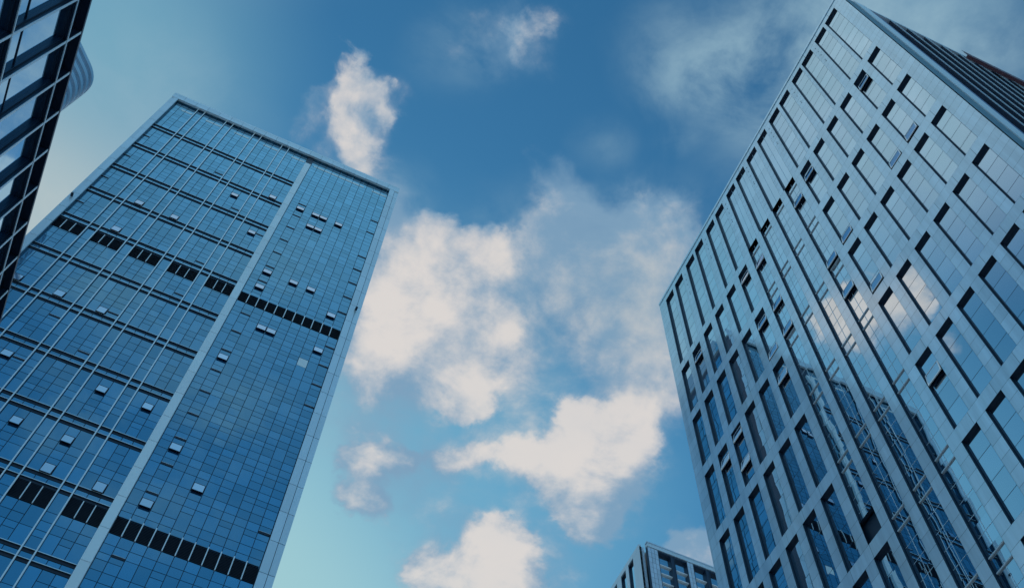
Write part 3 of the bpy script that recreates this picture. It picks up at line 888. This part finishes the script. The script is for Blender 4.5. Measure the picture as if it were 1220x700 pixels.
# ================================================================== the far round-cornered tower (behind the near block)
FH = 120.0
far_t = thing('round_cornered_tower', 'hazy pale blue tower with rounded corner and fine floor stripes behind the dark block', 'skyscraper', (-38, 50, 0))
hs = FH - EYE
def outline(off):
    c0, d1, d2 = Vector((-.2500 * hs, .4150 * hs)), Vector((-.66, -.75)).normalized(), Vector((-.51, .86)).normalized()
    R = 2.2
    pts = [c0 + d1 * 17, c0 + d1 * R]
    for k in range(1, 8):
        t = k / 8
        p = (c0 + d1 * R) * (1 - t) ** 2 + c0 * 2 * t * (1 - t) + (c0 + d2 * R) * t ** 2
        pts.append(p)
    pts += [c0 + d2 * R, c0 + d2 * 14, c0 + d2 * 14 + d1 * 17]
    c = sum(pts, Vector((0, 0))) / len(pts)
    return [p + (p - c).normalized() * off for p in pts]
def prism(mb, pts, z0, z1, m, cap=True):
    n = len(pts); i = len(mb.v); tn = random.random()
    mb.v += [(p.x, p.y, z0) for p in pts] + [(p.x, p.y, z1) for p in pts]
    for k in range(n):
        j = (k + 1) % n
        mb.f.append((i + k, i + j, i + n + j, i + n + k)); mb.mi.append(mb.mat(m)); mb.tone.append(tn)
    if cap:
        mb.f.append(tuple(range(i + n - 1, i - 1, -1))); mb.mi.append(mb.mat(m)); mb.tone.append(tn)
        mb.f.append(tuple(range(i + n, i + 2 * n))); mb.mi.append(mb.mat(m)); mb.tone.append(tn)
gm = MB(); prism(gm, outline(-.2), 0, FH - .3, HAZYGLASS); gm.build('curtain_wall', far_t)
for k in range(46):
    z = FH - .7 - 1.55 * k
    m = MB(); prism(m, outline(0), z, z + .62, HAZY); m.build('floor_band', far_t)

# ================================================================== the low block at the bottom
KS = 0.75
def sb(x, z, y=80.0): return (x * KS, y * KS, EYE + (z - EYE) * KS)
def sbox(mb, x0, x1, y0, y1, z0, z1, m, under=None):
    a, b = sb(x0, z0, y0), sb(x1, z1, y1)
    mb.box(a[0], b[0], a[1], b[1], max(0, a[2]), b[2], m, None, None, under)
small = thing('stone_office_block', 'stone office block beyond the silver tower, only its top corner showing at the bottom', 'office building', (50, 70, 0))
SZ = 122.0
wl = MB()
sbox(wl, 52.9, 92, 80.5, 110, 0, 121.6, REVEAL)
piers = [(52.54, 54.05), (58.37, 59.28), (63.6, 64.5), (68.8, 69.7), (74, 74.9), (79.2, 80.1), (84.4, 85.3), (89.6, 92)]
for a, b in piers:
    z = 121.3
    while z > 2:
        n = 3 if b - a > 1.2 else 2
        for q in range(n):
            sbox(wl, a + (b - a) * q / n + .025, a + (b - a) * (q + 1) / n - .025, 80, 80.45, z - 1.0 + .025, z - .025, STONE)
        z -= 1.0
    sbox(wl, a + .005, b - .005, 80.02, 80.49, 0, 121.3, SEAM)
wl.build('wall', small)
cp = MB(); sbox(cp, 52.5, 92, 79.9, 80.5, 121.33, SZ, STONE2); sbox(cp, 52.44, 92, 79.84, 80.4, SZ + .01, SZ + .22, STONE)
cp.build('parapet', small)
for (a, _b), (c, _d) in zip([(p[1], 0) for p in piers[:-1]], [(p[0], 0) for p in piers[1:]]):
    mid = (a + c) / 2
    for x0, x1 in ((a, mid - .22), (mid + .22, c)):
        if x0 > 66: continue
        w = MB()
        sbox(w, x0 + .003, x0 + .07, 80.0, 80.49, 96, 121.3, DARK); sbox(w, x1 - .07, x1 - .003, 80.0, 80.49, 96, 121.3, DARK)
        sbox(w, x0 + .07, x1 - .07, 80.0, 80.49, 121.0, 121.3, DARK)
        for z in (118.75, 117.05, 115.3, 113.6, 111.9, 108.4, 105, 101.6, 98.4):
            sbox(w, x0 + .07, x1 - .07, 80.2, 80.42, z, z + .15, WHITE)
        ob = w.build('window', small)
        gq = MB()
        z = 96.0
        while z < 121:
            gq.poly([sb(x0 + .05, z, 80.43), sb(x1 - .05, z, 80.43), sb(x1 - .05, z + 1.7, 80.43 + random.uniform(-.006, .006)), sb(x0 + .05, z + 1.7, 80.43)], GLASS_B); z += 1.7
        gq.build('pane', ob)
    m = MB(); sbox(m, mid - .215, mid + .215, 80.05, 80.45, 0, 121.3, DARK); m.build('mullion', small)
# left wing: its face looks towards -X and stands a little proud
XW = 51.75
wg = MB()
sbox(wg, XW + .35, 52.5, 81.0, 109, 0, 121.9, REVEAL)
for z in range(60, 122):
    for a, b in ((XW + .02, XW + .40), (XW + .40, XW + .785)):
        sbox(wg, a + .022, b - .022, 80.8, 81.0, z + .022, z + .978 if z < 121 else 121.9, STONE)
sbox(wg, XW + .02, XW + .76, 80.82, 81.0, 0, 121.85, SEAM)
wins_s = [(82.6, 84.0), (84.75, 86.1), (87.3, 88.7), (89.4, 90.8), (92.0, 93.4), (94.1, 95.5), (96.8, 98.2)]
ys = [80.8] + [q for w in wins_s for q in w] + [109]
for a, b in zip(ys[0::2], ys[1::2]):
    sbox(wg, XW, XW + .34, a, b, 0, 121.4, STONE2)
sbox(wg, XW - .003, XW + .34, 80.8, 109, 121.41, 122.3, STONE2)
wg.build('wing_wall', small)
for a, b in wins_s:
    w = MB(); sbox(w, XW + .05, XW + .34, a + .003, a + .07, 90, 121.4, DARK); sbox(w, XW + .05, XW + .34, b - .07, b - .003, 90, 121.4, DARK); sbox(w, XW + .05, XW + .34, a + .07, b - .07, 121.1, 121.4, DARK)
    ob = w.build('window', small)
    gq = MB(); gq.poly([sb(XW + .3, 90, a + .05), sb(XW + .3, 90, b - .05), sb(XW + .3, 121.1, b - .05), sb(XW + .3, 121.1, a + .05)], GLASS_B); gq.build('pane', ob)
